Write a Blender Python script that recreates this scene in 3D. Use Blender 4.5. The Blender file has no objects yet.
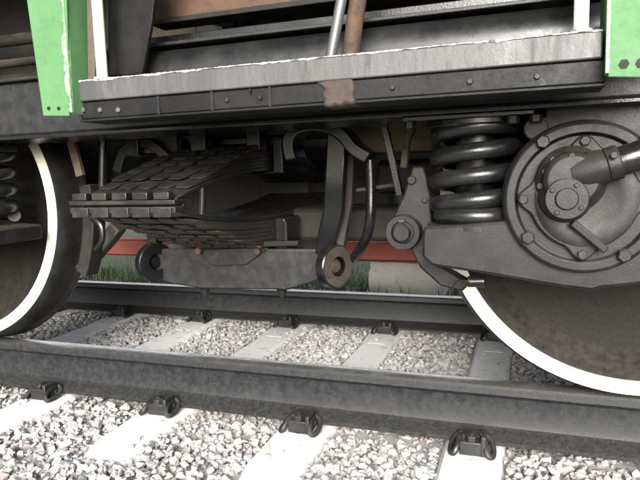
import bpy, bmesh, math, random
import numpy as np
from mathutils import Vector, Matrix
random.seed(7); rng = np.random.default_rng(7)
scene = bpy.context.scene
col = scene.collection
PI = math.pi

# ------------------------------------------------------------------ camera
CAM = Vector((0.60, -1.7668, 0.6448))
YAW, PITCH, ROLL, FPX = -0.3384, -0.11763, -0.0299, 583.48
fw = Vector((math.sin(YAW)*math.cos(PITCH), math.cos(YAW)*math.cos(PITCH), math.sin(PITCH)))
r0 = Vector((math.cos(YAW), -math.sin(YAW), 0)); u0 = r0.cross(fw)
rt = r0*math.cos(ROLL) + u0*math.sin(ROLL); up = -r0*math.sin(ROLL) + u0*math.cos(ROLL)
cd = bpy.data.cameras.new('camera'); cam = bpy.data.objects.new('camera', cd); col.objects.link(cam)
m = Matrix((rt, up, -fw)).transposed().to_4x4(); m.translation = CAM; cam.matrix_world = m
cd.sensor_width = 36; cd.lens = FPX/640*36; cd.clip_start = .02; cd.clip_end = 3000
scene.camera = cam

# ------------------------------------------------------------------ sky, sun, exposure
SUN_EL, SUN_AZ = math.radians(20), math.radians(165)     # azimuth measured from +Y towards +X
w = bpy.data.worlds.new('World'); scene.world = w; w.use_nodes = True
nt = w.node_tree; nt.nodes.clear()
sk = nt.nodes.new('ShaderNodeTexSky'); sk.sky_type = 'NISHITA'; sk.sun_disc = False
sk.sun_elevation = SUN_EL; sk.sun_rotation = SUN_AZ; sk.dust_density = 4; sk.air_density = 1.0; sk.ozone_density = 1
hs = nt.nodes.new('ShaderNodeHueSaturation'); hs.inputs['Saturation'].default_value = .4
bg = nt.nodes.new('ShaderNodeBackground'); bg.inputs[1].default_value = .13
wo = nt.nodes.new('ShaderNodeOutputWorld')
nt.links.new(sk.outputs[0], hs.inputs['Color']); nt.links.new(hs.outputs[0], bg.inputs[0]); nt.links.new(bg.outputs[0], wo.inputs[0])
sd = bpy.data.lights.new('sun', 'SUN'); so = bpy.data.objects.new('sun', sd); col.objects.link(so)
sd.energy = 3.0; sd.angle = math.radians(32); sd.color = (1, .985, .96)
sv = Vector((math.sin(SUN_AZ)*math.cos(SUN_EL), math.cos(SUN_AZ)*math.cos(SUN_EL), math.sin(SUN_EL)))
so.rotation_euler = sv.to_track_quat('Z', 'Y').to_euler(); so.location = (0, -6, 8)
scene.view_settings.view_transform = 'Standard'; scene.view_settings.look = 'None'
scene.view_settings.exposure = 1.45; scene.view_settings.gamma = 1
try: scene.view_settings.use_curve_mapping = False
except Exception: pass
scene.render.engine = 'CYCLES'
cy = scene.cycles; cy.max_bounces = 6; cy.diffuse_bounces = 3; cy.glossy_bounces = 3; cy.caustics_reflective = False; cy.caustics_refractive = False

# ------------------------------------------------------------------ helpers
def at(px, py, Y):
    """world point at depth plane Y (metres) measured on the 640x480 photograph"""
    d = fw*FPX + rt*(px-320) - up*(py-240)
    return CAM + d*((Y-CAM.y)/d.y)
def tag(o, label=None, cat=None, group=None, kind=None):
    if label: o['label'] = label
    if cat: o['category'] = cat
    if group: o['group'] = group
    if kind: o['kind'] = kind
    return o
def smooth(me, ang=.6):
    me.polygons.foreach_set('use_smooth', [True]*len(me.polygons))
    try: me.set_sharp_from_angle(angle=ang)
    except Exception: pass
def mesh_of(name, bm, mt, ang=.6):
    bmesh.ops.recalc_face_normals(bm, faces=bm.faces[:])
    me = bpy.data.meshes.new(name); bm.to_mesh(me); bm.free()
    for x in (mt if isinstance(mt, (list, tuple)) else [mt]): me.materials.append(x)
    if ang: smooth(me, ang)
    return me
def obj(name, me, parent=None, loc=None, rot=None, bevel=0, seg=2):
    o = bpy.data.objects.new(name, me); col.objects.link(o)
    if loc is not None: o.location = loc
    if rot is not None: o.rotation_euler = rot
    if parent is not None:
        o.parent = parent
        if parent.get('base') is not None: o.matrix_parent_inverse = Matrix.Translation(-Vector(parent['base'][:]))
    if bevel:
        b = o.modifiers.new('bevel', 'BEVEL'); b.width = bevel; b.segments = seg; b.limit_method = 'ANGLE'; b.angle_limit = .6
        b.harden_normals = False
    return o
def part(name, bm, mt, parent=None, bevel=0, ang=.6, label=None, seg=2):
    o = obj(name, mesh_of(name, bm, mt, ang), parent, bevel=bevel, seg=seg)
    if label: o['label'] = label
    return o
def B(): return bmesh.new()
def box(bm, x0, x1, y0, y1, z0, z1, M=None):
    vs = [bm.verts.new((x, y, z)) for x in (x0, x1) for y in (y0, y1) for z in (z0, z1)]
    for f in ((0,1,3,2),(4,6,7,5),(0,4,5,1),(2,3,7,6),(0,2,6,4),(1,5,7,3)): bm.faces.new([vs[i] for i in f])
    if M is not None: bmesh.ops.transform(bm, matrix=M, verts=vs)
    return vs
def prism(bm, pts, y0, y1):
    """polygon of (x,z) extruded along Y"""
    a = [bm.verts.new((p[0], y0, p[1])) for p in pts]; b = [bm.verts.new((p[0], y1, p[1])) for p in pts]
    bm.faces.new(a); bm.faces.new(b[::-1]); n = len(pts)
    for i in range(n): bm.faces.new((a[i], b[i], b[(i+1) % n], a[(i+1) % n]))
def pxprism(bm, pix, Y, depth):
    prism(bm, [(at(a, b, Y).x, at(a, b, Y).z) for a, b in pix], Y, Y+depth)
def tube(bm, pts, r, n=12, sx=1, sy=1, caps=True):
    pts = [Vector(p) for p in pts]; rs = r if isinstance(r, (list, tuple)) else [r]*len(pts)
    t0 = (pts[1]-pts[0]).normalized(); nrm = Vector((0, 0, 1)) if abs(t0.z) < .9 else Vector((1, 0, 0))
    nrm = (nrm - t0*nrm.dot(t0)).normalized(); rings = []
    for i, p in enumerate(pts):
        t = (pts[min(i+1, len(pts)-1)] - pts[max(i-1, 0)]).normalized()
        nrm = (nrm - t*nrm.dot(t)).normalized(); bn = t.cross(nrm)
        rings.append([bm.verts.new(p + rs[i]*(nrm*math.cos(2*PI*k/n)*sx + bn*math.sin(2*PI*k/n)*sy)) for k in range(n)])
    for a, b in zip(rings, rings[1:]):
        for k in range(n): bm.faces.new((a[k], a[(k+1) % n], b[(k+1) % n], b[k]))
    if caps: bm.faces.new(rings[0][::-1]); bm.faces.new(rings[-1])
def spline(pts, n=8):
    pts = [Vector(p) for p in pts]; out = []
    for i in range(len(pts)-1):
        p0 = pts[max(i-1, 0)]; p1 = pts[i]; p2 = pts[i+1]; p3 = pts[min(i+2, len(pts)-1)]
        for k in range(n):
            t = k/n
            out.append(.5*((2*p1)+(p2-p0)*t+(2*p0-5*p1+4*p2-p3)*t*t+(3*p1-p0-3*p2+p3)*t**3))
    out.append(pts[-1]); return out
def bar(bm, pts, wx, wy):
    """rectangular bar swept through points (bars lying in the XZ plane): wx across in plane, wy in Y"""
    pts = [Vector(p) for p in pts]; rings = []
    for i, p in enumerate(pts):
        t = (pts[min(i+1, len(pts)-1)] - pts[max(i-1, 0)]).normalized(); s = Vector((t.z, 0, -t.x)).normalized()*wx/2; q = Vector((0, wy/2, 0))
        rings.append([bm.verts.new(p+a) for a in (s+q, s-q, -s-q, -s+q)])
    for a, b in zip(rings, rings[1:]):
        for k in range(4): bm.faces.new((a[k], a[(k+1) % 4], b[(k+1) % 4], b[k]))
    bm.faces.new(rings[0][::-1]); bm.faces.new(rings[-1])
def lathe(bm, prof, n=48, M=None, closed=False):
    """profile of (radius, y) turned about the Y axis"""
    rings = []; new = []
    for r, y in prof:
        if r < 1e-6: v = bm.verts.new((0, y, 0)); rings.append([v]); new.append(v)
        else:
            rg = [bm.verts.new((r*math.cos(2*PI*k/n), y, r*math.sin(2*PI*k/n))) for k in range(n)]; rings.append(rg); new += rg
    pairs = list(zip(rings, rings[1:])) + ([(rings[-1], rings[0])] if closed else [])
    for a, b in pairs:
        for k in range(n):
            k2 = (k+1) % n
            if len(a) == 1 and len(b) == 1: continue
            if len(a) == 1: bm.faces.new((a[0], b[k], b[k2]))
            elif len(b) == 1: bm.faces.new((a[k], b[0], a[k2]))
            else: bm.faces.new((a[k], a[k2], b[k2], b[k]))
    if M is not None: bmesh.ops.transform(bm, matrix=M, verts=new)
def T(x, y, z): return Matrix.Translation((x, y, z))

# ------------------------------------------------------------------ materials
def mat(name, base, rough=.5, metal=0, second=None, amount=.4, scale=9, rust=None, rust_amt=.0, bump=.25, bscale=90, dust=None, dust_amt=0, spec=.5, rvar=.2, streak=False, coat=0, rings=0):
    mt = bpy.data.materials.new(name); mt.use_nodes = True; n = mt.node_tree.nodes; L = mt.node_tree.links; n.clear()
    out = n.new('ShaderNodeOutputMaterial'); bs = n.new('ShaderNodeBsdfPrincipled'); L.new(bs.outputs[0], out.inputs[0])
    tc = n.new('ShaderNodeTexCoord'); geo = n.new('ShaderNodeNewGeometry')
    mp = n.new('ShaderNodeMapping'); L.new(geo.outputs['Position'], mp.inputs[0])
    if streak: mp.inputs['Scale'].default_value = (1, 1, .18)
    def noise(sc, det=6, rg=.6, src=None):
        t = n.new('ShaderNodeTexNoise'); t.inputs['Scale'].default_value = sc; t.inputs['Detail'].default_value = det; t.inputs['Roughness'].default_value = rg
        L.new(src or mp.outputs[0], t.inputs['Vector']); return t.outputs['Fac']
    def ramp(src, a, b):
        r = n.new('ShaderNodeMapRange'); r.inputs[1].default_value = a; r.inputs[2].default_value = b; L.new(src, r.inputs[0]); return r.outputs[0]
    def mix(fac, a, b):
        x = n.new('ShaderNodeMix'); x.data_type = 'RGBA'; L.new(fac, x.inputs[0])
        for s, v in ((x.inputs[6], a), (x.inputs[7], b)):
            if isinstance(v, tuple): s.default_value = (*v, 1)
            else: L.new(v, s)
        return x.outputs[2]
    def mul(a, v):
        x = n.new('ShaderNodeMath'); x.operation = 'MULTIPLY'; L.new(a, x.inputs[0])
        if isinstance(v, float) or isinstance(v, int): x.inputs[1].default_value = v
        else: L.new(v, x.inputs[1])
        return x.outputs[0]
    second = second or tuple(min(1, c*1.9+.012) for c in base)
    nf = noise(scale, 5, .65)
    c = mix(ramp(nf, .62-.35*amount, .85-.2*amount), base, second)
    fine = noise(scale*7, 3, .7)
    c = mix(mul(ramp(fine, .5, .75), .35), c, tuple(x*.55 for x in base))
    if rings:
        wv = n.new('ShaderNodeTexWave'); wv.wave_type = 'RINGS'; wv.rings_direction = 'Y'; wv.inputs['Scale'].default_value = 14; wv.inputs['Distortion'].default_value = 2.5; wv.inputs['Detail'].default_value = 3; wv.inputs['Detail Scale'].default_value = 6
        L.new(tc.outputs['Object'], wv.inputs['Vector']); c = mix(mul(wv.outputs['Fac'], float(rings)), c, tuple(x*.45 for x in base))
    if rust: c = mix(ramp(noise(scale*.8+3.3, 5, .7), .72-.3*rust_amt, .8-.25*rust_amt), c, rust)
    if dust:
        sx = n.new('ShaderNodeSeparateXYZ'); L.new(geo.outputs['Normal'], sx.inputs[0])
        d = mul(ramp(sx.outputs['Z'], .15, .85), ramp(noise(scale*2.2, 2, .6), .25, .7)); c = mix(mul(d, dust_amt), c, dust)
    L.new(c, bs.inputs['Base Color'])
    rr = n.new('ShaderNodeMapRange'); rr.inputs[1].default_value = .3; rr.inputs[2].default_value = .7
    rr.inputs[3].default_value = max(.04, rough-rvar); rr.inputs[4].default_value = min(1, rough+rvar); av = n.new('ShaderNodeMath'); av.operation = 'MULTIPLY_ADD'; L.new(nf, av.inputs[0]); av.inputs[1].default_value = .65; L.new(mul(fine, .35), av.inputs[2]); L.new(av.outputs[0], rr.inputs[0]); L.new(rr.outputs[0], bs.inputs['Roughness'])
    bs.inputs['Metallic'].default_value = metal
    try: bs.inputs['Specular IOR Level'].default_value = spec
    except Exception: pass
    if coat: bs.inputs['Coat Weight'].default_value = coat; bs.inputs['Coat Roughness'].default_value = .25
    if bump:
        b = n.new('ShaderNodeBump'); b.inputs['Strength'].default_value = bump*(.42 if max(base) < .2 else 1); b.inputs['Distance'].default_value = .0025
        L.new(noise(bscale*1.7, 3, .75, geo.outputs['Position']), b.inputs['Height']); L.new(b.outputs[0], bs.inputs['Normal'])
    return mt
DUST = (.11, .095, .072)
M_oil = mat('oily_black_paint', (.0035, .0038, .0042), .22, second=(.010, .010, .010), dust=DUST, dust_amt=.12, bump=.5, bscale=120, rvar=.14)
M_coil = mat('glossy_black_spring', (.006, .0065, .007), .28, second=(.014, .0135, .013), bump=.4, bscale=150, rvar=.14, dust=DUST, dust_amt=.12, rust=(.022, .018, .015), rust_amt=.25)
M_grey = mat('greasy_grey_cast_steel', (.0065, .0065, .007), .40, second=(.018, .0175, .017), amount=.5, dust=DUST, dust_amt=.3, bump=.55, bscale=230, rust=(.034, .027, .020), rust_amt=.34, rvar=.2, spec=.27)
M_frame = mat('dusty_dark_frame_paint', (.009, .0095, .010), .46, second=(.021, .0205, .0195), amount=.5, scale=28, dust=DUST, dust_amt=.4, bump=.6, bscale=130, spec=.35)
M_leaf = mat('spring_steel_leaf', (.007, .0068, .0065), .40, second=(.019, .017, .0145), amount=.5, dust=(.042, .039, .033), dust_amt=.65, bump=.5, bscale=110, rust=(.03, .018, .012), rust_amt=.2)
M_leaf2 = mat('rusty_spring_steel_leaf', (0.0144, 0.0120, 0.0104), .55, second=(0.0320, 0.0216, 0.0160), amount=.5, dust=(.045, .041, .033), dust_amt=.6, bump=.4, bscale=90, rust=(.10, .042, .028), rust_amt=.45)
M_brown = mat('dust_caked_steel', (.060, .047, .034), .8, second=(.095, .076, .054), amount=.5, bump=.5, bscale=60, rust=(.022, .019, .016), rust_amt=.6)
M_dark = mat('sooty_underframe', (.008, .0075, .007), .65, second=(.022, .019, .015), amount=.5, dust=DUST, dust_amt=.4, bump=.4, spec=.25)
M_rust = mat('rusty_steel', (0.0510, 0.0240, 0.0132), .8, second=(0.0900, 0.0510, 0.0240), amount=.5, bump=.6, bscale=70, rust=(.025, .018, .013), rust_amt=.7)
M_step = mat('worn_grey_step_paint', (0.0425, 0.0425, 0.0442), .5, second=(0.0808, 0.0808, 0.0808), amount=.5, scale=16, bump=.5, bscale=90, rust=(.026, .025, .024), rust_amt=.5, streak=True)
M_chip = mat('bare_chipped_edge', (.30, .29, .275), .5, second=(.42, .40, .38), bump=.6, bscale=150, rust=(.05, .048, .045), rust_amt=.75, scale=60)
M_sill = mat('grey_sill_paint', (.008, .0083, .0083), .33, second=(.017, .017, .016), amount=.4, bump=.15, rust=(.014, .012, .010), rust_amt=.4)
M_black = mat('black_bitumen', (.0045, .0045, .0048), .55, second=(.012, .012, .012), bump=.5, spec=.2, rust=(.02, .017, .014), rust_amt=.3)
M_beige = mat('beige_dust_coat', (.12, .095, .066), .85, second=(.21, .17, .12), amount=.5, bump=.3, rust=(.06, .05, .038), rust_amt=.4)
M_gchip = mat('chipped_green_edge', (.10, .24, .09), .5, second=(.36, .42, .34), amount=.6, scale=70, bump=.6, rust=(.03, .06, .025), rust_amt=.3)
M_umber = mat('shaded_brown_casting', (.013, .011, .009), .7, second=(.026, .021, .016), amount=.5, bump=.5, rust=(.010, .009, .008), rust_amt=.6)  # dusty brown scaled down, putting the interior's shade into the colour
M_rim = mat('grimy_rim_paint', (.62, .61, .50), .55, second=(.50, .48, .36), amount=.5, scale=14, bump=.15, rust=(.16, .145, .10), rust_amt=.22, spec=.3)
M_eye = mat('worn_brown_eye', (.030, .024, .019), .6, second=(.05, .040, .030), amount=.5, scale=20, bump=.6, rust=(.014, .012, .010), rust_amt=.5)
M_foot = mat('dull_rusty_foot', (0.0260, 0.0165, 0.0125), .75, second=(0.045, 0.030, 0.023), amount=.5, bump=.7, bscale=70, rust=(.02, .017, .015), rust_amt=.7)
M_green = mat('green_paint', (.062, .150, .062), .6, second=(.078, .172, .076), amount=.35, scale=6, bump=.3, bscale=60, rust=(.075, .085, .055), rust_amt=.2, spec=.25)
M_white = mat('cream_white_paint', (.60, .585, .49), .55, second=(.52, .50, .40), amount=.35, bump=.15, rust=(.24, .22, .16), rust_amt=.12, spec=.3)
M_web = mat('brown_wheel_web', (.0095, .0088, .0078), .68, second=(.019, .017, .014), amount=.6, scale=22, bump=.6, bscale=150, dust=DUST, dust_amt=.25, rings=.2, rust=(.006, .0056, .005), rust_amt=.4, spec=.12)
M_tread = mat('wheel_tyre_steel', (.012, .012, .0115), .42, metal=.2, second=(.03, .028, .024), bump=.3)
M_silver = mat('bare_pipe', (.13, .13, .13), .35, metal=.6, second=(.14, .135, .125), bump=.2)
M_rail = mat('rail_steel', (.010, .011, .0125), .46, metal=.1, second=(.023, .024, .025), amount=.6, scale=55, dust=(.042, .039, .035), dust_amt=.7, bump=.9, bscale=220, rust=(.018, .016, .014), rust_amt=.25, spec=.4)
M_top = mat('rail_running_surface', (.48, .45, .42), .28, metal=.9, second=(.60, .57, .54), bump=.06, bscale=60)
M_conc = mat('sleeper_concrete', (.60, .595, .58), .9, second=(.66, .655, .64), amount=.5, scale=26, bump=.8, bscale=70, rust=(.40, .38, .35), rust_amt=.5)
M_block = mat('old_concrete', (.42, .41, .375), .92, second=(.50, .48, .44), amount=.5, scale=14, bump=.8, bscale=50, rust=(.22, .205, .17), rust_amt=.5)
M_red = mat('red_beam_paint', (.38, .105, .078), .65, second=(.42, .14, .105), amount=.4, bump=.2)
M_clip = mat('black_fastening_steel', (.009, .0095, .010), .45, second=(.025, .024, .022), dust=DUST, dust_amt=.25, bump=.5)
M_soil = mat('ballast_fines', (.36, .352, .338), .95, second=(.46, .45, .435), amount=.5, scale=30, bump=1, bscale=60)
M_ground = mat('ground_soil', (.13, .12, .085), .95, second=(.09, .12, .05), amount=.6, scale=3, bump=.8, bscale=20)

# stones take their own tint from a per-stone attribute
M_stone = bpy.data.materials.new('crushed_granite'); M_stone.use_nodes = True
n = M_stone.node_tree.nodes; L = M_stone.node_tree.links; bs = n['Principled BSDF']
a = n.new('ShaderNodeAttribute'); a.attribute_name = 'tint'
tx = n.new('ShaderNodeTexNoise'); tx.inputs['Scale'].default_value = 130; tx.inputs['Detail'].default_value = 6
g = n.new('ShaderNodeNewGeometry'); L.new(g.outputs['Position'], tx.inputs[0])
mr = n.new('ShaderNodeMapRange'); mr.inputs[1].default_value = .3; mr.inputs[2].default_value = .7; mr.inputs[3].default_value = .72; mr.inputs[4].default_value = 1.2; L.new(tx.outputs[0], mr.inputs[0])
vm = n.new('ShaderNodeVectorMath'); vm.operation = 'SCALE'; L.new(a.outputs['Color'], vm.inputs[0]); L.new(mr.outputs[0], vm.inputs['Scale']); L.new(vm.outputs[0], bs.inputs['Base Color'])
bs.inputs['Roughness'].default_value = .88
bp = n.new('ShaderNodeBump'); bp.inputs['Strength'].default_value = .4; bp.inputs['Distance'].default_value = .003; L.new(tx.outputs[0], bp.inputs['Height']); L.new(bp.outputs[0], bs.inputs['Normal'])

# ------------------------------------------------------------------ setting
G = 1.163            # distance between rail centre lines
H = .170             # rail height; running surface is z = 0
ZS = -.182           # top of the sleepers
bm = B(); bmesh.ops.create_grid(bm, x_segments=2, y_segments=2, size=900)
o = part('ground', bm, M_ground, ang=0); o.location.z = -.42; tag(o, kind='structure')
bm = B()
prof = [(-2.6, -.44), (-1.25, -.214), (1.50, -.214), (1.95, -.224), (3.4, -.43)]
nx = 120; rows = []
ys = np.linspace(-2.6, 3.4, 90)
for i in range(nx+1):
    x = -14+28*i/nx; r = []
    for y in ys:
        z = np.interp(y, [q[0] for q in prof], [q[1] for q in prof])
        r.append(bm.verts.new((x, y, z+random.uniform(-.005, .003))))
    rows.append(r)
for i in range(nx):
    for j in range(len(ys)-1): bm.faces.new((rows[i][j], rows[i+1][j], rows[i+1][j+1], rows[i][j+1]))
tag(part('ballast_bed', bm, M_soil), kind='structure')

# sleepers with their rail fastenings
S, X0 = .5361, -1.137
def sleeper_mesh():
    bm = B(); secs = []
    # (y, half top width, half bottom width, top z)
    for y, a, b, z in ((-.98, .078, .135, -.016), (-.93, .082, .138, 0), (-.72, .085, .138, 0), (-.46, .085, .138, 0), (-.40, .085, .137, 0), (-.25, .080, .125, -.007), (.25, .080, .125, -.007), (.40, .085, .137, 0), (.46, .085, .138, 0), (.72, .085, .138, 0), (.93, .082, .138, 0), (.98, .078, .135, -.016)):
        secs.append([bm.verts.new(v) for v in ((-b, y, -.19), (-a, y, z-.012), (-a+.012, y, z), (a-.012, y, z), (a, y, z-.012), (b, y, -.19))])
    for p, q in zip(secs, secs[1:]):
        for k in range(5): bm.faces.new((p[k], p[k+1], q[k+1], q[k]))
        bm.faces.new((p[5], p[0], q[0], q[5]))
    bm.faces.new(secs[0]); bm.faces.new(secs[-1][::-1])
    # cast panel marks between the rails
    return mesh_of('sleeper', bm, M_conc, .5)
me_sl = sleeper_mesh()
bm = B(); box(bm, -.042, .042, -.026, .026, 0, .002); me_mark = mesh_of('cast_mark', bm, M_conc)
def clip_meshes():
    # local frame: rail on +Y side, clip on the -Y side of the rail foot, z=0 at sleeper top
    bm = B(); box(bm, -.034, .034, -.060, -.016, .0, .040); box(bm, -.030, .022, -.034, -.004, .034, .050); box(bm, .026, .040, -.064, -.004, .002, .060); sh = mesh_of('rail_fastening', bm, M_clip)
    bm = B(); pts = spline([(-.030, .006, .034), (-.036, -.030, .036), (-.040, -.060, .026), (-.048, -.070, .010), (-.058, -.062, .006), (-.060, -.030, .010), (-.052, .002, .022), (-.032, .010, .036)], 4)
    tube(bm, pts, .0085, 8); tube(bm, [(-p.x, p.y, p.z) for p in pts], .0085, 8); tube(bm, [(-.034, .008, .037), (.034, .008, .037)], .009, 8); clip = mesh_of('clip', bm, M_clip)
    bm = B(); tube(bm, [(0, -.042, .03), (0, -.042, .062)], .010, 10); bolt = mesh_of('bolt', bm, M_clip)
    bm = B(); tube(bm, [(0, -.042, .040), (0, -.042, .056)], .019, 6); nut = mesh_of('nut', bm, M_clip, .3)
    bm = B(); box(bm, -.045, .045, -.018, .012, .010, .026); wash = mesh_of('insulator', bm, M_clip)
    return sh, clip, bolt, nut, wash
CL = clip_meshes()
def fastening(parent, x, y, rz):
    f = obj('rail_fastening', CL[0], parent, (x, y, .002), (0, 0, rz+random.uniform(-.06, .06)), bevel=.003)
    for nm, me in zip(('clip', 'bolt', 'nut', 'insulator'), CL[1:]): obj(nm, me, f, bevel=.0015 if nm in ('nut', 'insulator') else 0)
    return f
slab = {-2: 'concrete sleeper mostly behind the left wheel, far left', -1: 'concrete sleeper under the left wheel rim, first fastening from left on far rail',
        0: 'pale concrete sleeper with the leftmost fastening on the near rail', 1: 'pale concrete sleeper holding second near-rail fastening from the left',
        2: 'pale concrete sleeper holding third near-rail fastening from the left', 3: 'pale concrete sleeper holding the rightmost near-rail fastening in view',
        4: 'concrete sleeper passing under the big right wheel'}
for i in range(-2, 5):
    x = X0+i*S+(.008 if i == 0 else 0)
    e = bpy.data.objects.new('sleeper', None); col.objects.link(e); e.location = (x, G/2, ZS); e.rotation_euler.z = random.uniform(-.012, .012)
    tag(e, slab[i], 'sleeper', 'concrete sleepers under the track')
    obj('beam', me_sl, e)
    for yy in (-.33, .33): obj('cast_mark', me_mark, e, (0, yy, -.0036), (.047 if yy > 0 else -.047, 0, 0))
    for s in (-1, 1):
        fastening(e, 0, s*G/2-.070, 0); fastening(e, 0, s*G/2+.070, PI)

# rails
def rail(name, yc, label):
    hw, bw = .036, .067
    half = [(bw, -H), (bw, -H+.008), (bw-.004, -H+.012), (.026, -H+.024), (.012, -H+.034), (.0085, -H+.05), (.008, -.065), (.011, -.046), (.018, -.037), (hw-.002, -.031), (hw, -.028), (hw-.001, -.010), (hw-.006, -.003), (hw-.016, 0)]
    pr = [(y, z) for y, z in half]+[(-y, z) for y, z in half[::-1]]
    bm = B(); xs = np.linspace(-14, 14, 57); rg = [[bm.verts.new((x, yc+y, z)) for y, z in pr] for x in xs]; k = len(pr)
    for p, q in zip(rg, rg[1:]):
        for j in range(k):
            f = bm.faces.new((p[j], p[(j+1) % k], q[(j+1) % k], q[j]))
            if j in (12, 13, 14): f.material_index = 1
    bm.faces.new(rg[0]); bm.faces.new(rg[-1][::-1])
    return tag(part(name, bm, [M_rail, M_top], ang=.5), label, 'rail', 'rails of the track')
rail('rail', 0, 'dark steel rail in the foreground that the white-rimmed wheels stand on')
rail('rail', G, 'far steel rail with a bright shiny top behind the bogie')

# ballast stones
def stone_templates(k=14):
    out = []
    for i in range(k):
        bm = B()
        for j in range(13):
            v = Vector((random.gauss(0, 1), random.gauss(0, 1), random.gauss(0, 1))).normalized()*random.uniform(.75, 1.1)
            bm.verts.new((v.x*random.uniform(.9, 1.2), v.y, v.z*.72))
        r = bmesh.ops.convex_hull(bm, input=bm.verts[:])
        bmesh.ops.delete(bm, geom=list({g for g in r['geom_interior'] if isinstance(g, bmesh.types.BMVert)}), context='VERTS')
        bmesh.ops.triangulate(bm, faces=bm.faces[:]); bm.verts.index_update()
        out.append((np.array([v.co[:] for v in bm.verts]), np.array([[v.index for v in f.verts] for f in bm.faces]))); bm.free()
    return out
TPL = stone_templates()
def rotmats(nn):
    q = rng.normal(size=(nn, 4)); q /= np.linalg.norm(q, axis=1)[:, None]; a, b, c, d = q.T
    return np.stack([1-2*(c*c+d*d), 2*(b*c-a*d), 2*(b*d+a*c), 2*(b*c+a*d), 1-2*(b*b+d*d), 2*(c*d-a*b), 2*(b*d-a*c), 2*(c*d+a*b), 1-2*(b*b+c*c)], 1).reshape(nn, 3, 3)
def stones(name, P, R, label):
    V, F, C, off = [], [], [], 0
    which = rng.integers(0, len(TPL), len(P)); RM = rotmats(len(P))
    pal = np.array([(.33, .325, .32), (.29, .287, .285), (.37, .36, .35), (.25, .247, .247), (.34, .295, .28), (.36, .335, .29), (.42, .415, .41), (.31, .31, .317)])
    for t, (tv, tf) in enumerate(TPL):
        ids = np.where(which == t)[0]
        if not len(ids): continue
        v = np.einsum('nij,kj->nki', RM[ids], tv)*R[ids][:, None, None]; v[:, :, 2] *= .85; v += P[ids][:, None, :]
        V.append(v.reshape(-1, 3)); k = len(tv)
        F.append((tf[None]+(np.arange(len(ids))*k)[:, None, None]+off).reshape(-1, 3)); off += len(ids)*k
        c = pal[rng.choice(len(pal), len(ids), p=[.22, .18, .17, .09, .09, .08, .07, .10])]*rng.uniform(.85, 1.12, (len(ids), 1))*1.1
        dr = np.minimum(abs(P[ids][:, 1]), abs(P[ids][:, 1]-G)); st = np.exp(-(dr/.11)**2)[:, None]*rng.uniform(.2, 1, (len(ids), 1))   # rust dust from the rails
        c = c*(1-st*np.array([.22, .27, .31]))
        C.append(np.repeat(c, k, 0))
    V = np.concatenate(V); F = np.concatenate(F); C = np.concatenate(C)
    me = bpy.data.meshes.new(name); me.from_pydata(V.tolist(), [], F.tolist()); me.materials.append(M_stone)
    at_ = me.color_attributes.new('tint', 'FLOAT_COLOR', 'POINT'); at_.data.foreach_set('color', np.c_[C, np.ones(len(C))].ravel().astype(np.float32))
    o = obj(name, me); return tag(o, label, 'gravel', kind='stuff')
def scatter():
    P, R = [], []
    def add(x, y, z, r): P.append((x, y, z)); R.append(r)
    sx = [X0+i*S+(.008 if i == 0 else 0) for i in range(-2, 5)]
    N = 68000
    X = rng.uniform(-2.75, 1.55, N); Y = rng.uniform(-.80, 1.75, N)
    for x, y in zip(X, Y):
        d = min(abs(x-s) for s in sx); q = random.random(); r = random.uniform(.008, .015) if q < .7 else random.uniform(.014, .020) if q < .95 else random.uniform(.019, .026)
        if -.42 < y < 1.58 and d < .078+r*.6+random.uniform(0, .012): continue
        under = min(abs(y), abs(y-G)) < .075
        z = ZS-.022+random.uniform(-.016, .013) - (.014 if under else 0) + .006*math.sin(x*9+2*y)*math.sin(y*11)
        if under: r = min(r, .015)
        if y > 1.5: z -= (y-1.5)*.06
        add(x, y, z, r)
    # a few stray stones lying on sleepers
    for s in sx:
        for k in range(7):
            add(s+random.uniform(-.075, .075), random.choice((random.uniform(.1, .45), random.uniform(.7, 1.0), random.uniform(-.4, -.12))), ZS+.004, random.uniform(.006, .013))
    return np.array(P), np.array(R)
P, R = scatter()
stones('ballast', P, R, 'grey and pinkish crushed stone ballast between the sleepers')

# ------------------------------------------------------------------ behind the track
bm = B()
p0 = at(373, 259, 2.02)
x0 = p0.x; pts = [(x0, -.2), (x0-.012, -.06), (x0+.01, .040), (x0+.45, .040), (x0+.47, -.2)]
prism(bm, pts, 1.93, 2.32)
bmesh.ops.subdivide_edges(bm, edges=bm.edges[:], cuts=5, use_grid_fill=True)
for v in bm.verts: v.co += Vector((random.uniform(-.005, .005), random.uniform(-.005, .005), random.uniform(-.004, .002)))
o = part('concrete_block', bm, M_block, ang=.3); tag(o, 'rough weathered concrete block standing beyond the far rail under the red beam', 'concrete block')
ob = bpy.data.objects.new('concrete_block', o.data); col.objects.link(ob); ob.location = (-3.1, .02, 0); tag(ob, 'concrete block under the red beam hidden behind the left wheel', 'concrete block')
bm = B()
# channel-section beam
prism(bm, [(-4.2, .046), (3.4, .046), (3.4, .165), (-4.2, .165)], 1.985, 1.995)
box(bm, -4.2, 3.4, 1.93, 2.06, .0415, .0455); box(bm, -4.2, 3.4, 1.93, 2.06, .1655, .172)
o = part('red_beam', bm, M_red, bevel=.002); tag(o, 'red painted steel beam lying on concrete blocks behind the far rail', 'beam')
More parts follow.
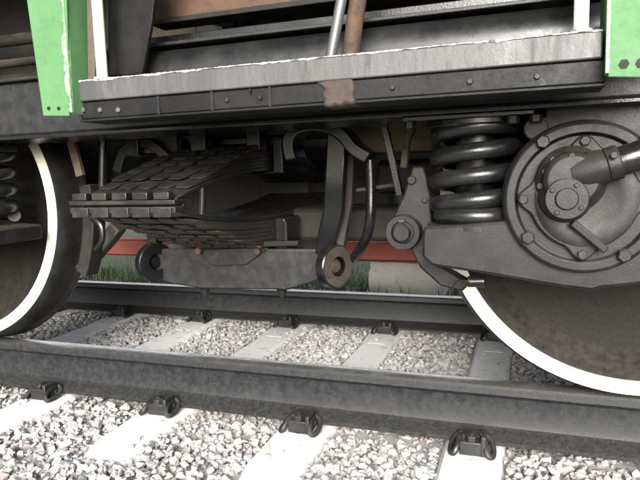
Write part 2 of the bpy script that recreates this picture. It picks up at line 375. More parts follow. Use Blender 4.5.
# grass tufts
def grass():
    V, F = [], []
    for k in range(9000):
        if random.random() < .72: x, y = random.uniform(-4, 2.2), random.uniform(1.55, 3.2)
        else: x, y = random.uniform(-6, 3), random.uniform(2.5, 7)
        z = -.235-.12*max(0, y-1.95); z = max(z, -.43)
        h = random.uniform(.05, .17)*(1 if y > 1.75 else .45); a = random.uniform(0, 2*PI); wd = random.uniform(.002, .005); le = random.uniform(.1, .8)*h
        dx, dy = math.cos(a), math.sin(a); b = len(V)
        V += [(x-dy*wd, y+dx*wd, z), (x+dy*wd, y-dx*wd, z), (x+dx*le*.4+dy*wd*.8, y+dy*le*.4-dx*wd*.8, z+h*.6), (x+dx*le*.4-dy*wd*.8, y+dy*le*.4+dx*wd*.8, z+h*.6), (x+dx*le, y+dy*le, z+h)]
        F += [(b, b+1, b+2, b+3), (b+3, b+2, b+4)]
    me = bpy.data.meshes.new('grass'); me.from_pydata(V, [], F); return me
M_grass = mat('grass_blades', (.055, .11, .03), .6, second=(.11, .13, .045), amount=.5, scale=12, bump=0, rust=(.19, .13, .06), rust_amt=.25)
me = grass(); me.materials.append(M_grass); tag(obj('grass', me), 'rough green grass and weeds growing beyond the far rail', 'grass', kind='stuff')

# ------------------------------------------------------------------ locomotive
LB = (-.32, G/2, 0)
loco = bpy.data.objects.new('locomotive', None); col.objects.link(loco); loco.location = LB; loco['base'] = LB
tag(loco, 'black locomotive bogie and running gear with green step sides and white-rimmed wheels', 'locomotive')

# bolts of shared meshes, facing -Y
def bolt_mesh(r, h, nm='bolt'):
    bm = B(); lathe(bm, [(0, -h), (r*.8, -h), (r, -h*.82), (r, 0), (0, 0)], 6)
    return bm
BM = {}
def bolt(parent, p, r, mt=None, h=None, axis='y', name='bolt'):
    mt = mt or M_grey; key = (round(r, 4), mt.name)
    if key not in BM: BM[key] = mesh_of('bolt', bolt_mesh(r, h or r*.75), mt, .3)
    rot = {'y': (0, random.uniform(0, 1), 0), 'z': (-PI/2, 0, 0), 'zd': (PI/2, 0, 0), 'x': (0, 0, PI/2)}[axis]
    o = obj(name, BM[key], parent, p, rot); return o

# -- bogie side frame
bm = B(); box(bm, -2.7, 2.1, -.325, -.115, .782, .945)
frame = part('bogie_frame', bm, M_frame, loco, bevel=.008)
def sub(name, bm, mt, parent, bevel=0, ang=.6, label=None, seg=2): return part(name, bm, mt, parent, bevel, ang, label, seg)
bm = B(); box(bm, -2.7, 2.1, -.345, -.10, .9455, .957); sub('top_flange', bm, M_frame, frame, .003)
bm = B(); box(bm, -2.7, 2.1, -.345, -.10, .7695, .7815); sub('bottom_flange', bm, M_oil, frame, .003)
# pedestal plate behind the right axle box
bm = B(); pxprism(bm, [(548, 104), (700, 88), (760, 150), (760, 240), (600, 260), (540, 240), (532, 150), (529, 118), (545, 116)], -.285, .04)
sub('pedestal_plate', bm, M_grey, frame, .004)
c = at(536, 129, -.30); bm = B(); lathe(bm, [(0, -.022), (.024, -.022), (.027, -.018), (.027, .02), (0, .02)], 28, T(c.x, c.y, c.z)); sub('pedestal_plug', bm, M_umber, frame)

# -- wheels
def wheel_meshes():
    R = .513
    bm = B(); lathe(bm, [(.4745, -.067), (.477, -.030), (.478, .072), (.540, .078), (.547, .068), (.549, .058), (.545, .047), (.538, .038), (.535, .025), (.5335, .0), (.528, -.035), (.519, -.062), (R+.001, -.0695), (R-.003, -.0705), (.4745, -.067)], 128)
    tyre = mesh_of('tyre', bm, M_tread, .5)
    bm = B(); lathe(bm, [(.474, -.060), (.4735, -.0725), (R-.001, -.0725), (R+.0015, -.0665)], 128, closed=True)
    rim = mesh_of('white_rim', bm, M_rim, .5)
    bm = B(); lathe(bm, [(0, -.10), (.10, -.10), (.118, -.092), (.125, -.05), (.17, -.005), (.30, .015), (.41, -.004), (.440, -.030), (.462, -.060), (.4725, -.067), (.476, .065), (.44, .06), (.39, .05), (.2, .06), (.13, .09), (0, .09)], 96)
    web = mesh_of('wheel_web', bm, M_web, .5)
    return tyre, rim, web
WT, WRM, WW = wheel_meshes()
XR, XL, ZC = .884, -1.5285, .5340
def wheel(x, y, flip, lab):
    o = obj('wheel', WT, loco, (x, y, ZC), (0, random.uniform(0, 6), PI if flip else 0)); o['label'] = lab
    obj('white_rim', WRM, o)['label'] = 'white painted edge of the wheel'; obj('wheel_web', WW, o)
wheel(XR, 0, False, 'wheel with white painted rim at the right')
wheel(XL, 0, False, 'wheel with white painted rim at the left')
wheel(XR, G, True, 'far wheel on the far rail')
bm = B(); lathe(bm, [(0, .08), (.085, .08), (.085, G-.08), (0, G-.08)], 32, T(XR, 0, ZC)); part('axle', bm, M_dark, loco)

# -- right axle box
AC = at(583, 198, -.36); AX, AZ = AC.x, AC.z
RA = .172
def arc(cx, cz, r, a0, a1, k): return [(cx+r*math.cos(a0+(a1-a0)*i/k), cz+r*math.sin(a0+(a1-a0)*i/k)) for i in range(k+1)]
def pz(px, py, Y): p = at(px, py, Y); return (p.x, p.z)
Yf = -.345
lowL = [pz(424, 227, Yf), pz(422, 234, Yf), pz(422, 257, Yf), pz(432, 266, Yf), pz(497, 276, Yf), pz(560, 287, Yf), pz(592, 291, Yf)]
mir = [(2*AX-x, z) for x, z in lowL[::-1]]
pts = lowL + mir[1:] + arc(AX, AZ, RA, math.radians(-18), math.radians(198), 40)
bm = B(); prism(bm, pts, Yf, -.13)
abox = part('axle_box', bm, M_grey, loco, bevel=.007, label='dark cast axle box with wings carrying the coil spring')
# round flange
bm = B(); lathe(bm, [(0, 0), (.167, 0), (.167, -.018), (.161, -.024), (.142, -.024), (.138, -.012), (0, -.012)], 72, T(AX, Yf-.0015, AZ)); fl = sub('cover_flange', bm, M_grey, abox, .002)
for px, py in ((543, 142), (528, 237), (624, 255)):
    p = at(px, py, Yf-.026); bolt(abox, p, .0155, M_grey, .016)
dx = AX-at(543, 142, Yf-.026).x; dz = at(543, 142, Yf-.026).z-AZ; bolt(abox, (AX+dx+.03, Yf-.026, AZ+dz-.01), .0155, M_grey)
# lobed inner flange
lob = []
for i in range(72):
    a = 2*PI*i/72; lob.append((AX+(.112+.026*max(0, math.cos(4*a))**2.5)*math.cos(a), AZ+(.112+.026*max(0, math.cos(4*a))**2.5)*math.sin(a)))
bm = B(); prism(bm, lob, Yf-.032, Yf-.0105); inner = sub('inner_cover', bm, M_grey, abox, .004)
for a in (PI/2, PI, 3*PI/2, 0): bolt(abox, (AX+.124*math.cos(a), Yf-.0335, AZ+.124*math.sin(a)), .0115, M_grey)
# dished right part with rib, drum and speed-drive housing
bm = B(); lathe(bm, [(.104, 0), (.104, -.006), (.09, -.010), (.07, -.006), (.045, -.002), (0, 0)], 48, T(AX+.004, Yf-.0335, AZ)); sub('cover_dish', bm, M_grey, abox)
hc = at(567, 199, -.46)
bm = B(); Mh = T(hc.x, 0, hc.z)
lathe(bm, [(0, Yf-.03), (.058, Yf-.03), (.054, Yf-.05), (.040, Yf-.062), (.040, -.438), (.043, -.441), (.043, -.4565), (0, -.4565)], 40, Mh); sub('drive_housing', bm, M_grey, abox, .002)
bm = B(); lathe(bm, [(0, -.463), (.0205, -.463), (.0225, -.4615), (.0232, -.460), (.0232, -.4572), (0, -.4572)], 32, Mh); sub('end_cap', bm, M_grey, abox, ang=.25)
for k in range(4):
    a = PI/4+k*PI/2+.2; bolt(abox, (hc.x+.0335*math.cos(a), -.457, hc.z+.0335*math.sin(a)), .0056, M_grey)
# angled gear case towards the hose
g0 = at(575, 172, -.415); g1 = at(606, 168, -.42); g2 = at(618, 163, -.42); g3 = at(662, 150, -.42)
dc = at(572, 180, -.41)
bm = B(); lathe(bm, [(0, Yf-.03), (.074, Yf-.03), (.072, Yf-.045), (.060, Yf-.055), (.058, -.428), (.050, -.437), (0, -.439)], 36, T(dc.x, 0, dc.z)); sub('gear_case', bm, M_grey, abox, .002)
bm = B(); tube(bm, [at(578, 174, -.40), at(600, 167.5, -.415), at(614, 164, -.42)], [.044, .038, .033], 24); sub('gear_case_neck', bm, M_grey, abox)
bm = B(); tube(bm, [at(606, 165.5, -.42), at(620, 161.5, -.42)], .036, 24); sub('hose_clamp', bm, M_grey, abox, .003)
bolt(abox, at(614, 155, -.462), .008, M_grey)
bm = B(); tube(bm, spline([at(616, 163, -.42), at(640, 155, -.42), at(690, 140, -.40), at(740, 100, -.32)], 6), .030, 20); sub('drive_hose', bm, M_oil, abox, label='black rubber hose')
bm = B(); bar(bm, [at(572, 222, -.395), at(606, 250, -.39)], .016, .03); sub('rib', bm, M_grey, abox, .003)
for px, py in ((553, 160), (545, 172), (540, 186), (572, 156)): bolt(abox, at(px, py, -.43 if px > 560 else -.395), .008, M_grey)
# small drain fitting with wire below the wing
bm = B(); p = at(476, 282, -.30); tube(bm, [p+Vector((-.02, 0, 0)), p+Vector((.022, 0, .002))], .014, 14); ft = sub('drain_fitting', bm, M_oil, abox, .002)
bm = B(); tube(bm, spline([at(470, 282, -.31), at(460, 281, -.32), at(454, 285, -.33), at(451, 292, -.33)], 5), .0035, 6); sub('wire', bm, M_oil, abox)

# -- right coil spring
def coil(cx, cy, z0, z1, turns, Rm, r, nm='coil_spring', phase=0):
    bm = B(); n = int(turns*32); pts = []
    for i in range(n+1):
        t = i/n; u = t*turns
        # closed end coils
        zz = z0+r + (z1-z0-2*r)*(max(0, min(1, (u-.5)/(turns-1.0))))
        a = phase+2*PI*u; pts.append((cx+Rm*math.cos(a), cy+Rm*math.sin(a), zz))
    tube(bm, pts, r, 14); return part(nm, bm, M_coil, loco, ang=1.2)
SX, SY = .484, -.225
zs0 = at(470, 225, -.31).z; zs1 = .762
cs = coil(SX, SY, zs0, zs1, 4.7, .096, .0215, phase=-2.6); cs['label'] = 'thick black coil spring over the axle box wing'
bm = B(); lathe(bm, [(0, 0), (.048, 0), (.052, .006), (.052, .24), (0, .24)], 32, T(SX, SY, 0) @ Matrix.Rotation(PI/2, 4, 'X') @ Matrix.Identity(4))
bmesh.ops.translate(bm, verts=bm.verts[:], vec=(0, 0, zs0+.004)); sub('inner_post', bm, M_coil, cs)
bm = B(); box(bm, SX-.165, SX+.135, -.345, -.11, .7575, .7690); sp = sub('spring_top_plate', bm, M_oil, frame, .003)
bm = B(); lathe(bm, [(0, 0), (.118, 0), (.122, .004), (.122, .014), (0, .014)], 40, T(SX, SY, .7425) @ Matrix.Rotation(PI/2, 4, 'X')); sub('spring_cap', bm, M_oil, frame)
for px, py, yy in ((410, 114, -.33), (513, 107, -.335), (536, 111, -.33)):
    p = at(px, py, yy); bolt(frame, (p.x, p.y, .7568), .014, M_grey if px == 513 else M_grey, .018, 'zd')
bm = B(); lathe(bm, [(0, 0), (.122, 0), (.122, .010), (.10, .012), (0, .012)], 40, T(SX, SY, zs0-.0125) @ Matrix.Rotation(PI/2, 4, 'X')); sub('spring_seat', bm, M_grey, abox)

# -- left axle box and spring (mirrored, mostly outside the frame)
LX = XL-.12
bm = B(); prism(bm, [(-1.03, .435), (-1.03, .485), (-1.26, .50), (LX, .52), (LX-.5, .50), (LX-.5, .43), (LX-.3, .38), (LX, .33), (-1.3, .40)], -.345, -.13)
ab2 = part('axle_box', bm, M_dark, loco, bevel=.006, label='left axle box wing carrying a coil spring')
bm = B(); lathe(bm, [(0, 0), (.16, 0), (.16, -.02), (0, -.02)], 48, T(LX-.05, -.3455, AZ)); sub('cover_flange', bm, M_grey, ab2)
c2 = coil(-1.19, SY, .4985, zs1, 4.7, .096, .0215, phase=.6); c2['label'] = 'coil spring at the left picture edge'
bm = B(); lathe(bm, [(0, 0), (.118, 0), (.122, .004), (.122, .014), (0, .014)], 40, T(-1.19, SY, .7425) @ Matrix.Rotation(PI/2, 4, 'X')); sub('spring_cap', bm, M_dark, frame)

# -- transverse elliptic leaf springs
LXs = [-.545+.0655*i for i in range(5)]
YC, LH, TH, WD = .22, .67, .0118, .0590
def leaf_mesh(k, upper, mt):
    TH = .0112 if upper else .0142
    bm = B(); hl = LH*(1-.106*k)
    def zz(y):
        t = y/LH; z = .583+(.655-.583)*(1-t*t) if upper else .553-(.553-.492)*(1-t*t)
        return z+k*TH if upper else z-k*TH
    rows = []; us = [-1, -.975, -.93]+[-.82+1.64*i/12 for i in range(13)]+[.93, .975, 1]; n = len(us)-1
    for i, u_ in enumerate(us):
        y = hl*u_; z = zz(y); e_ = min(i, n-i); w_ = WD/2*(.62, .9, 1, 1)[min(e_, 3)]; th = (TH-.0006)*(.22, .42, .7, 1)[min(e_, 3)]
        s = 1 if upper else -1
        rows.append([bm.verts.new(v) for v in ((-w_, y, z), (w_, y, z), (w_, y, z+s*th), (-w_, y, z+s*th))])
    for a, b in zip(rows, rows[1:]):
        for q in range(4): bm.faces.new((a[q], a[(q+1) % 4], b[(q+1) % 4], b[q]))
    bm.faces.new(rows[0]); bm.faces.new(rows[-1][::-1])
    return mesh_of('leaf', bm, mt, .5)
LM = {(u, k): leaf_mesh(k, u, M_leaf if u else (M_leaf2 if k > 0 else M_leaf)) for u in (True, False) for k in range(8)}
for i, x in enumerate(LXs):
    main = obj('leaf_spring', LM[(True, 0)], loco, (x, YC, 0), bevel=.0015, seg=1)
    for u in (True, False):
        for k in range(8):
            if u and k == 0: continue
            obj('leaf', LM[(u, k)], main, (random.uniform(-.002, .002), random.uniform(-.012, .012) if k else 0, 0), bevel=.0015, seg=1)
bm = B()
xl, xr = LXs[0]-.04, LXs[-1]+.036
for x in LXs: box(bm, x-.026, x+.021, -.478, -.452, .584, .603)
box(bm, xl, xr, -.476, -.430, .5705, .5825)
box(bm, xl+.004, xr-.004, -.428, -.39, .556, .580)  # dark filler block added behind the slit so no sky shows through
e1 = part('spring_end_bar', bm, M_leaf, loco, bevel=.002)
bm = B(); box(bm, xl, xr, -.474, -.430, .5485, .5645)
for x in LXs: box(bm, x-.029, x+.026, -.480, -.4745, .537, .5625)
e2 = part('spring_end_bar', bm, M_frame, loco, bevel=.002)
bm = B(); box(bm, xl-.01, xr+.012, .83+.03, .83+.09, .54, .60); part('spring_end_bar', bm, M_dark, loco, bevel=.002)
# buckles
bm = B(); box(bm, xl-.012, xr+.016, .155, .285, .640, .648); box(bm, xr+.004, xr+.042, .15, .29, .640, .752); box(bm, xl-.03, xl-.004, .15, .29, .640, .752); box(bm, xl-.03, xr+.042, .15, .29, .747, .772)
part('spring_buckle', bm, M_oil, loco, bevel=.004)
bm = B(); box(bm, xr+.002, xr+.042, .15, .29, .365, .482); box(bm, xl-.03, xl-.004, .15, .29, .365, .482); box(bm, xl-.03, xr+.042, .15, .29, .352, .374)
bk = part('spring_buckle', bm, M_oil, loco, bevel=.004)
bm = B(); tube(bm, spline([(xr+.046, .145, .47), (xr+.047, .14, .40), (xr+.042, .135, .375), (xr+.015, .135, .38), (xr+.005, .14, .40)], 4), .007, 8); sub('buckle_hook', bm, M_dark, bk)
# bolster above
bm = B(); box(bm, -.98, .02, .12, .36, .774, .88); part('bolster', bm, M_dark, loco, bevel=.008)
for x0_, x1_ in ((-.80, -.74), (-.52, -.46), (-.30, -.25)):
    bm = B(); box(bm, x0_, x1_, .06, .12, .72, .86); part('bolster_bracket', bm, M_oil, loco, bevel=.004)
for (a, b, c_, d) in ((140, 127, 182, 152), (192, 126, 210, 142)):
    pa = at(a, b, .13); pb = at(c_, d, .13); bm = B(); box(bm, pa.x, pb.x, .098, .117, pb.z, pa.z); part('bolster_pad', bm, M_brown, loco, bevel=.003)

# -- spring plank with swing links
bm = B(); pxprism(bm, [(150, 249), (149, 277), (172, 284), (203, 289), (288, 290), (322, 279), (322, 249)], .10, .24)
plank = part('spring_plank', bm, M_frame, loco, bevel=.006, label='dark boat-shaped spring plank hanging under the leaf springs')
bm = B(); pxprism(bm, [(196, 250), (268, 248), (246, 265), (212, 266)], .088, .0105); sub('stiffener', bm, M_frame, plank, .003)
bm = B(); pxprism(bm, [(196, 249), (298, 246), (298, 241), (196, 243)], .07, .026); sub('plank_flange', bm, M_dark, plank, .003)
for px in (205, 282):
    p = at(px, 289.5, .15); bm = B(); lathe(bm, [(0, 0), (.012, 0), (.022, .03), (0, .03)], 8, T(p.x, .15, p.z-.026) @ Matrix.Rotation(PI/2, 4, 'X')); sub('drain_nut', bm, M_dark, plank)
for px in (199, 258):
    bolt(plank, at(px, 251, .08), .014, M_rust, .014)
def link(ex, ez, Y, side, fm):
    bm = B(); Mx = T(ex, Y, ez) @ Matrix.Rotation(PI/2-.45, 4, 'Z')
    # ring facing +-X
    lathe(bm, [(.033, -.019), (.070, -.019), (.073, -.015), (.073, .015), (.070, .019), (.033, .019)], 40, Mx, closed=True)
    e = part('swing_link', bm, M_oil, loco, bevel=0)
    bm = B(); lathe(bm, [(.034, -.0205), (.068, -.0205), (.068, -.0195), (.034, -.0195)], 36, Mx, closed=True); sub('link_eye_face', bm, fm, e)
    bm = B(); lathe(bm, [(0, -.012), (.020, -.012), (.023, -.008), (.023, .010), (.034, .010), (.034, .018), (0, .018)], 24, Mx); sub('link_pin', bm, fm, e)
    return e
er = at(334, 266, .08); lk = link(er.x, er.z, .08, 1, M_eye)
bm = B(); bar(bm, [at(338, 132, .06), at(336, 175, .06), at(334, 212, .06), at(328, 236, .085), at(325, 256, .115)], .066, .035); sub('link_bar', bm, M_oil, lk, .006)
bm = B(); bar(bm, [at(351, 150, .13), at(349, 200, .13), at(341, 245, .12)], .028, .03); sub('link_strap', bm, M_umber, lk, .003)
el = at(151, 262, .08); lk2 = link(el.x+.01, el.z, .09, -1, M_oil)
bm = B(); bar(bm, [at(163, 150, .2), at(160, 200, .2), at(153, 255, .16)], .045, .05); sub('link_bar', bm, M_oil, lk2, .006)
def hanger(pix, Y):
    bm = B(); bar(bm, spline([at(a, b, Y) for a, b in pix], 6), .040, .10); return part('link_hanger', bm, M_oil, loco, bevel=.006)
hanger([(296, 160), (293, 144), (298, 131), (312, 126), (330, 127), (346, 136), (357, 149), (372, 158)], .03)
hanger([(124, 172), (130, 153), (140, 145), (154, 144), (168, 152), (181, 166)], .12)

# -- cross members and dusty inner structures
bm = B(); p1 = at(338, 108, .16); p2 = at(432, 108, .16); p3 = at(432, 150, .16); p4 = at(360, 153, .16); p5 = at(350, 148, .16); p6 = at(343, 136, .16)
prism(bm, [(p.x, p.z) for p in (p1, p2, p3, p4, p5, p6)], .16, .20); cm = part('cross_member', bm, M_beige, loco, bevel=.004, label='dust-covered beige frame web behind the swing link')
bm = B(); tube(bm, [at(338, 135, .15), at(343, 146, .15), at(350, 152, .15), at(362, 157, .15), at(432, 154, .15)], .011, 10); sub('web_rim', bm, M_dark, cm)
bm = B(); box(bm, .06, .75, .42, .62, .55, .68); part('cross_tube', bm, M_dark, loco, bevel=.02)
bm = B(); pa = at(290, 208, .34); pb = at(425, 243, .34); box(bm, pa.x, pb.x+.1, .34, .60, pb.z, pa.z); part('gear_carrier', bm, M_umber, loco, bevel=.02)
bm = B(); lathe(bm, [(0, 0), (.12, 0), (.135, .012), (.14, .03), (.14, .058), (0, .058)], 48, T(-.50, .84, .56)); part('gearbox_and_infill', bm, M_umber, loco, bevel=.004)
bm = B(); box(bm, -1.15, .02, .90, 1.2, .36, .82); part('gearbox_and_infill', bm, M_umber, loco, bevel=.03)  # gearbox body, widened as a dark panel to block sky behind the leaf springs
bm = B(); box(bm, .06, .78, .95, 1.1, .40, .86); part('gearbox_and_infill', bm, M_umber, loco, bevel=.03)  # added dark panel that blocks the bright sky slits behind the coil spring
bm = B(); tube(bm, [at(203, 180, .45), at(202, 222, .45)], .013, 14); part('brake_rod', bm, M_silver, loco)
bm = B(); box(bm, -2.4, 2.0, 1.30, 1.50, .782, .945); part('far_side_frame', bm, M_dark, loco, bevel=.006)
bm = B(); box(bm, -2.3, -.95, .30, .8, .60, .93); part('brake_cross_beam', bm, M_dark, loco, bevel=.02)  # underside lowered to fill a bright background gap with dark
bm = B(); box(bm, -1.05, 1.9, .55, .85, .86, .99); part('brake_cross_beam', bm, M_dark, loco, bevel=.02)

# -- brake gear at the left wheel
def wpt(ang, r, y=0): return Vector((XL+r*math.cos(ang), y, ZC+r*math.sin(ang)))
bm = B(); a0, a1 = math.radians(-24), math.radians(8); k = 10
pp = [wpt(a0+(a1-a0)*i/k, .582) for i in range(k+1)]+[wpt(a1-(a1-a0)*i/k, .632) for i in range(k+1)]
prism(bm, [(p.x, p.z) for p in pp], -.02, .05); bs_ = part('brake_shoe', bm, M_dark, loco, bevel=.004)
bm = B(); bar(bm, [at(119, 226, .08), at(108, 240, .07), at(94, 256, .06), at(83, 270, .05)], .05, .05); sub('shoe_holder', bm, M_umber, bs_, .006)
bm = B(); tube(bm, spline([at(92, 218, -.02), at(101, 226, -.02), at(102, 240, -.02), at(96, 250, -.02)], 6), .011, 10); sub('shoe_hook', bm, M_oil, bs_)
bm = B(); bar(bm, [at(69, 134, .0), at(74, 150, .0), at(81, 176, .0)], .032, .02); part('sand_pipe_strap', bm, M_beige, loco, bevel=.003)
bm = B(); tube(bm, [at(103.5, 128, -.05), at(102.5, 188, -.05)], .0145, 16); part('vertical_rod', bm, M_oil, loco)
for px in (121, 128):
    bm = B(); tube(bm, [at(px, 140, .4), at(px+1, 176, .4)], .016, 12); part('brake_rod', bm, M_brown, loco)

# -- rods between link and spring
bm = B(); tube(bm, spline([at(370, 160, .02), at(371, 190, .02), at(370, 222, .02), at(364, 243, .06), at(354, 258, .14), at(346, 266, .22)], 6), .0165, 16); bp_ = part('bent_pipe', bm, M_oil, loco, label='bent black pipe right of the swing link')
bm = B(); box(bm, -.01, .13, .0, .03, -.006, .006, T(at(358, 190, .02).x, .03, at(358, 190, .02).z) @ Matrix.Rotation(-.12, 4, 'Y')); sub('pipe_bracket', bm, M_umber, bp_, .002)
bm = B(); bar(bm, [at(380, 108, -.06), at(390, 150, -.06), at(400, 196, -.06)], .022, .016); part('slanted_stay', bm, M_oil, loco, bevel=.003)

# -- axle box guide link with pin
Yg = -.20
bm = B(); pxprism(bm, [(412, 166), (424, 166), (430, 190), (433, 225), (432, 262), (470, 284), (462, 292), (440, 286), (420, 268), (408, 246), (390, 242), (387, 228), (394, 214), (403, 195)], Yg, .06)
gl = part('guide_link', bm, M_grey, loco, bevel=.006, label='axle box guide link with a round pin')
gc = at(402, 233, Yg-.045); bm = B(); lathe(bm, [(0, .05), (.048, .05), (.048, .012), (.045, .006), (.031, .006), (.028, .012), (.0, .012)], 36, T(gc.x, Yg-.045, gc.z)); sub('pin_boss', bm, M_grey, gl)
bm = B(); lathe(bm, [(0, -.010), (.020, -.010), (.024, -.006), (.024, .012), (0, .012)], 28, T(gc.x-.001, Yg-.043, gc.z)); sub('pin', bm, M_grey, gl)
bm = B(); box(bm, gc.x-.007, gc.x+.007, Yg-.050, Yg-.042, gc.z+.029, gc.z+.035); sub('split_pin', bm, M_rust, gl)
bolt(gl, at(412, 180, Yg-.001), .013, M_grey); bolt(gl, at(425, 200, Yg-.001), .009, M_grey)
bm = B(); bar(bm, [at(421, 168, -.12), at(425, 195, -.12), at(420, 222, -.12)], .018, .05); sub('link_rib', bm, M_grey, gl, .003)
bm = B(); bar(bm, [at(416, 120, .0), at(407, 140, .0), at(404, 168, .0)], .020, .03); part('brake_hanger', bm, M_brown, loco, bevel=.003)

# -- boarding step with green sides
YS = -.60
z1, z0 = .876, .828
bm = B(); box(bm, -.420, .728, YS, YS+.20, z0, z1); step = part('boarding_step', bm, M_step, loco, bevel=.003, label='worn grey boarding step with chipped bright edge')
# chipped bare edge: irregular thin strip along the top corner
bm = B(); xs = np.linspace(-.419, .727, 300); lo = []; hi = []; d = .003
for x in xs:
    d = min(.0045, max(.0006, d+random.uniform(-.0012, .0012))); lo.append((x, z1-d)); hi.append((x, z1+.0006+.0014*random.random()))
prism(bm, lo+hi[::-1], YS-.0016, YS+.006); sub('chipped_edge', bm, M_chip, step, ang=0)
bm = B(); box(bm, -.420, .735, YS+.008, YS+.075, .786, .8275); su = sub('step_support', bm, M_black, step, .003)
bm = B(); box(bm, -.420, .735, YS+.004, YS+.10, .780, .7855); sub('support_flange', bm, M_black, step, .001)
for i, px in enumerate((84, 101, 119)): bolt(step, at(px, 110, YS+.0075), .0065, M_silver, .006)
for x in (-.02, .06, .35, .5, .62, .22): bolt(step, (x, YS+.0075, .806), .006, M_grey, .005)
# joints in the support
for x in (-.2, -.06, .08): 
    bm = B(); box(bm, x, x+.006, YS+.0055, YS+.0077, .786, .827); sub('support_joint', bm, M_dark, step)
# left green side: front flange, tapering, with a return going back
def plate(nm, pix, Y, d, mt, bev=.002): bm = B(); pxprism(bm, pix, Y, d); return part(nm, bm, mt, loco, bevel=bev, label='bright green painted step side plate')
gp = plate('step_side', [(26, -4), (20, -50), (66, -50), (66, -4), (68, 60), (69, 116), (43, 116)], YS-.03, .006, M_green)
q = at(68, 60, YS-.03).x
bm = B(); prism(bm, [(q-.006, .797), (q, .797), (q+.006, 1.25), (q, 1.25)], YS-.0235, YS+.09); sub('return_flange', bm, M_green, gp, .0015)
bm = B(); e_ = []; d = .006
for z in np.arange(.80, 1.25, .005):
    d = min(.012, max(.001, d+random.uniform(-.005, .005))); e_.append((q-.002-d, z))
prism(bm, e_+[(q+.0012, 1.245), (q+.0012, .80)], YS-.0312, YS-.0238)
o_ = sub('chipped_corner', bm, M_gchip, gp, ang=0)
for px in (49, 59):
    p = at(px, 108.5, YS-.03); bm = B(); lathe(bm, [(0, -.0015), (.0045, -.0015), (.0045, .002), (0, .002)], 14, T(p.x, YS-.0305, p.z)); sub('bolt_hole', bm, M_dark, gp)
gp2 = plate('step_side', [(607, -60), (700, -60), (700, 78), (608, 77)], YS-.03, .006, M_green)
q2 = at(607, 40, YS-.03).x
bm = B(); box(bm, q2+.001, q2+.007, YS-.0235, YS+.09, .797, 1.2); sub('return_flange', bm, M_green, gp2, .0015)
bm = B(); box(bm, q2-.0015, q2+.005, YS-.0315, YS-.0238, .797, 1.2); sub('chipped_corner', bm, M_gchip, gp2, .0008)
for px, py in ((624, 64), (641, 63)):
    p = at(px, py, YS-.03); bm = B(); lathe(bm, [(0, -.0015), (.0085, -.0015), (.0085, .002), (0, .002)], 6, T(p.x, YS-.0305, p.z)); sub('bolt_hole', bm, M_dark, gp2)
# white grab posts
for px, py in ((101.5, 78), (581, 31)):
    p = at(px, py, YS+.012); bm = B(); tube(bm, [(p.x, YS+.016, z1-.001), (p.x+(.004 if px > 300 else 0), YS+.016, 1.35)], .0130, 20); gpst = part('grab_post', bm, M_white, loco, label='white painted vertical grab post on the step')
    bm = B(); tube(bm, [(p.x, YS+.016, z1), (p.x, YS+.016, z1+.006)], .020, 16); sub('post_collar', bm, M_chip, gpst)
# brown edge strip and dark gusset by the left post
bm = B(); pxprism(bm, [(86, -40), (94, -40), (95, 80), (88, 80)], YS+.03, .01); part('edge_strip', bm, M_brown, loco, bevel=.001)
bm = B(); pxprism(bm, [(108, -60), (166, -60), (154, 0), (152, 20), (142, 74), (108, 76)], YS+.09, .012); part('gusset', bm, M_black, loco, bevel=.002)
# silver and rusty struts through the step
bm = B(); tube(bm, [at(349, -40, YS+.05), at(331, 56, YS+.05), at(329, 70, YS+.05)], .0115, 16); st = part('step_strut', bm, M_silver, loco, label='bare silver strut')
bm = B(); tube(bm, [at(364, -40, YS+.09), at(355, 20, YS+.08), at(350, 60, YS+.07)], .0185, 16); part('step_strut', bm, M_rust, loco, label='rust-brown strut')
bm = B(); pxprism(bm, [(315, 82), (333, 79), (352, 78), (354, 88), (352, 95), (356, 102), (350, 105), (345, 103), (341, 107), (335, 105), (330, 108), (322, 106), (324, 99), (321, 94), (325, 89)], YS+.0, .06); part('strut_foot', bm, M_foot, loco, bevel=.006, label='rusty strut foot below the step')

# -- body sill and underframe behind the step
def px_z(px, py, Y): return at(px, py, Y).z
Ysl = -.40
zt = at(320, 30, Ysl).z
bm = B(); tube(bm, [(-.62, Ysl+.01, zt-.075), (2.2, Ysl+.01, zt-.075)], .068, 32); sill = part('body_sill', bm, M_sill, loco, label='grey rounded body sill behind the step')
bm = B(); box(bm, -.62, 2.2, Ysl-.035, Ysl+.1, zt-.003, zt+.006); sub('sill_flange', bm, M_frame, sill, .002)
bm = B(); box(bm, -.62, 2.2, Ysl+.0, Ysl+.1, zt+.0065, zt+.03); sub('sill_web', bm, M_oil, sill, .002)
# rusty side member high up left
Yr = -.36
pa = at(158, 18, Yr); pb = at(318, 1, Yr)
bm = B(); box(bm, pa.x-.02, 1.9, Yr, Yr+.02, (pa.z+pb.z)/2, 1.3); rs = part('side_member', bm, M_rust, loco, bevel=.003, label='rusty orange side member above the step')
bm = B(); box(bm, pa.x-.02, 1.9, Yr-.012, Yr+.06, (pa.z+pb.z)/2-.014, (pa.z+pb.z)/2-.001); sub('member_flange', bm, M_dark, rs, .002)
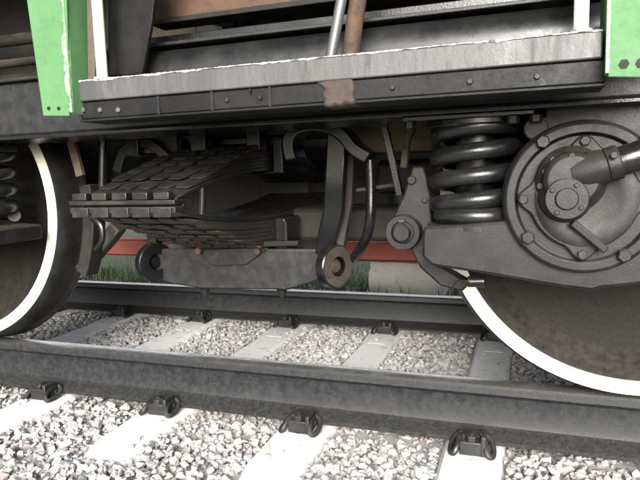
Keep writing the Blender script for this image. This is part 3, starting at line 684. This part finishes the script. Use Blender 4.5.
# dusty wall of the tank further in, struts and boxes before it
bm = B(); box(bm, -.75, 2.0, .10, .5, .97, 1.6); part('fuel_tank', bm, M_brown, loco, bevel=.02, label='dust-covered tank under the body')
bm = B(); bar(bm, [at(196, 10, -.05), at(330, 50, -.05)], .05, .03); part('diagonal_stay', bm, M_dark, loco, bevel=.003)
pa = at(195, 22, -.02); pb = at(216, 42, -.02); bm = B(); box(bm, pa.x, pb.x+.03, -.02, .08, pb.z, pa.z); part('valve_box', bm, M_oil, loco, bevel=.004)
pa = at(398, 0, -.02); pb = at(418, 14, -.02); bm = B(); box(bm, pa.x, pb.x, -.02, .08, pb.z-.1, pa.z+.2); part('tank_bracket', bm, M_grey, loco, bevel=.004)
# air pipes on the left
for z, y, r in ((1.12, -.16, .02), (1.035, -.2, .014), (1.0, -.05, .03)):
    bm = B(); tube(bm, [(-2.8, y, z), (-.78, y, z)], r, 14); part('air_pipe', bm, M_dark, loco)
bm = B(); box(bm, -2.8, -.76, .0, .4, .97, 1.5); part('air_reservoir_casing', bm, M_dark, loco, bevel=.03)

for px0, px1, yy, rr in ((236, 232, -.1, .016), (290, 284, .0, .02), (455, 449, -.08, .016), (520, 512, .02, .024)):
    bm = B(); tube(bm, [at(px0, -30, yy), at(px1, 48, yy)], rr, 12); part('pipe_drop', bm, M_dark, loco)
for px in (262, 424, 488):
    pa = at(px, 6, -.2); bm = B(); box(bm, pa.x, pa.x+.05, -.22, -.16, pa.z-.06, pa.z+.12); part('pipe_clamp', bm, M_brown, loco, bevel=.004)
bm = B(); tube(bm, spline([at(170, 46, -.25), at(230, 36, -.25), at(300, 30, -.22), at(420, 8, -.2)], 6), .009, 8); part('brake_hose', bm, M_black, loco)
# grease runs and weld beads
for px, y0_, y1_ in ((372, 62, 74), (415, 60, 72), (470, 57, 66), (523, 52, 62), (250, 86, 95)):
    p = at(px, y0_, YS+.006); q3 = at(px+.5, y1_, YS+.006); bm = B(); tube(bm, [p, (p+q3)/2+Vector((.0008, -.001, 0)), q3], [.0016, .0024, .0012], 6); sub('grease_run', bm, M_oil, step)
# -- body above
bm = B(); box(bm, -7, 7, -.74, 1.78, 1.44, 3.7); body = part('body_shell', bm, M_green, loco, bevel=.05)
bm = B(); box(bm, -7, 7, -.68, 1.72, 1.36, 1.438); sub('underframe', bm, M_dark, body, .01)
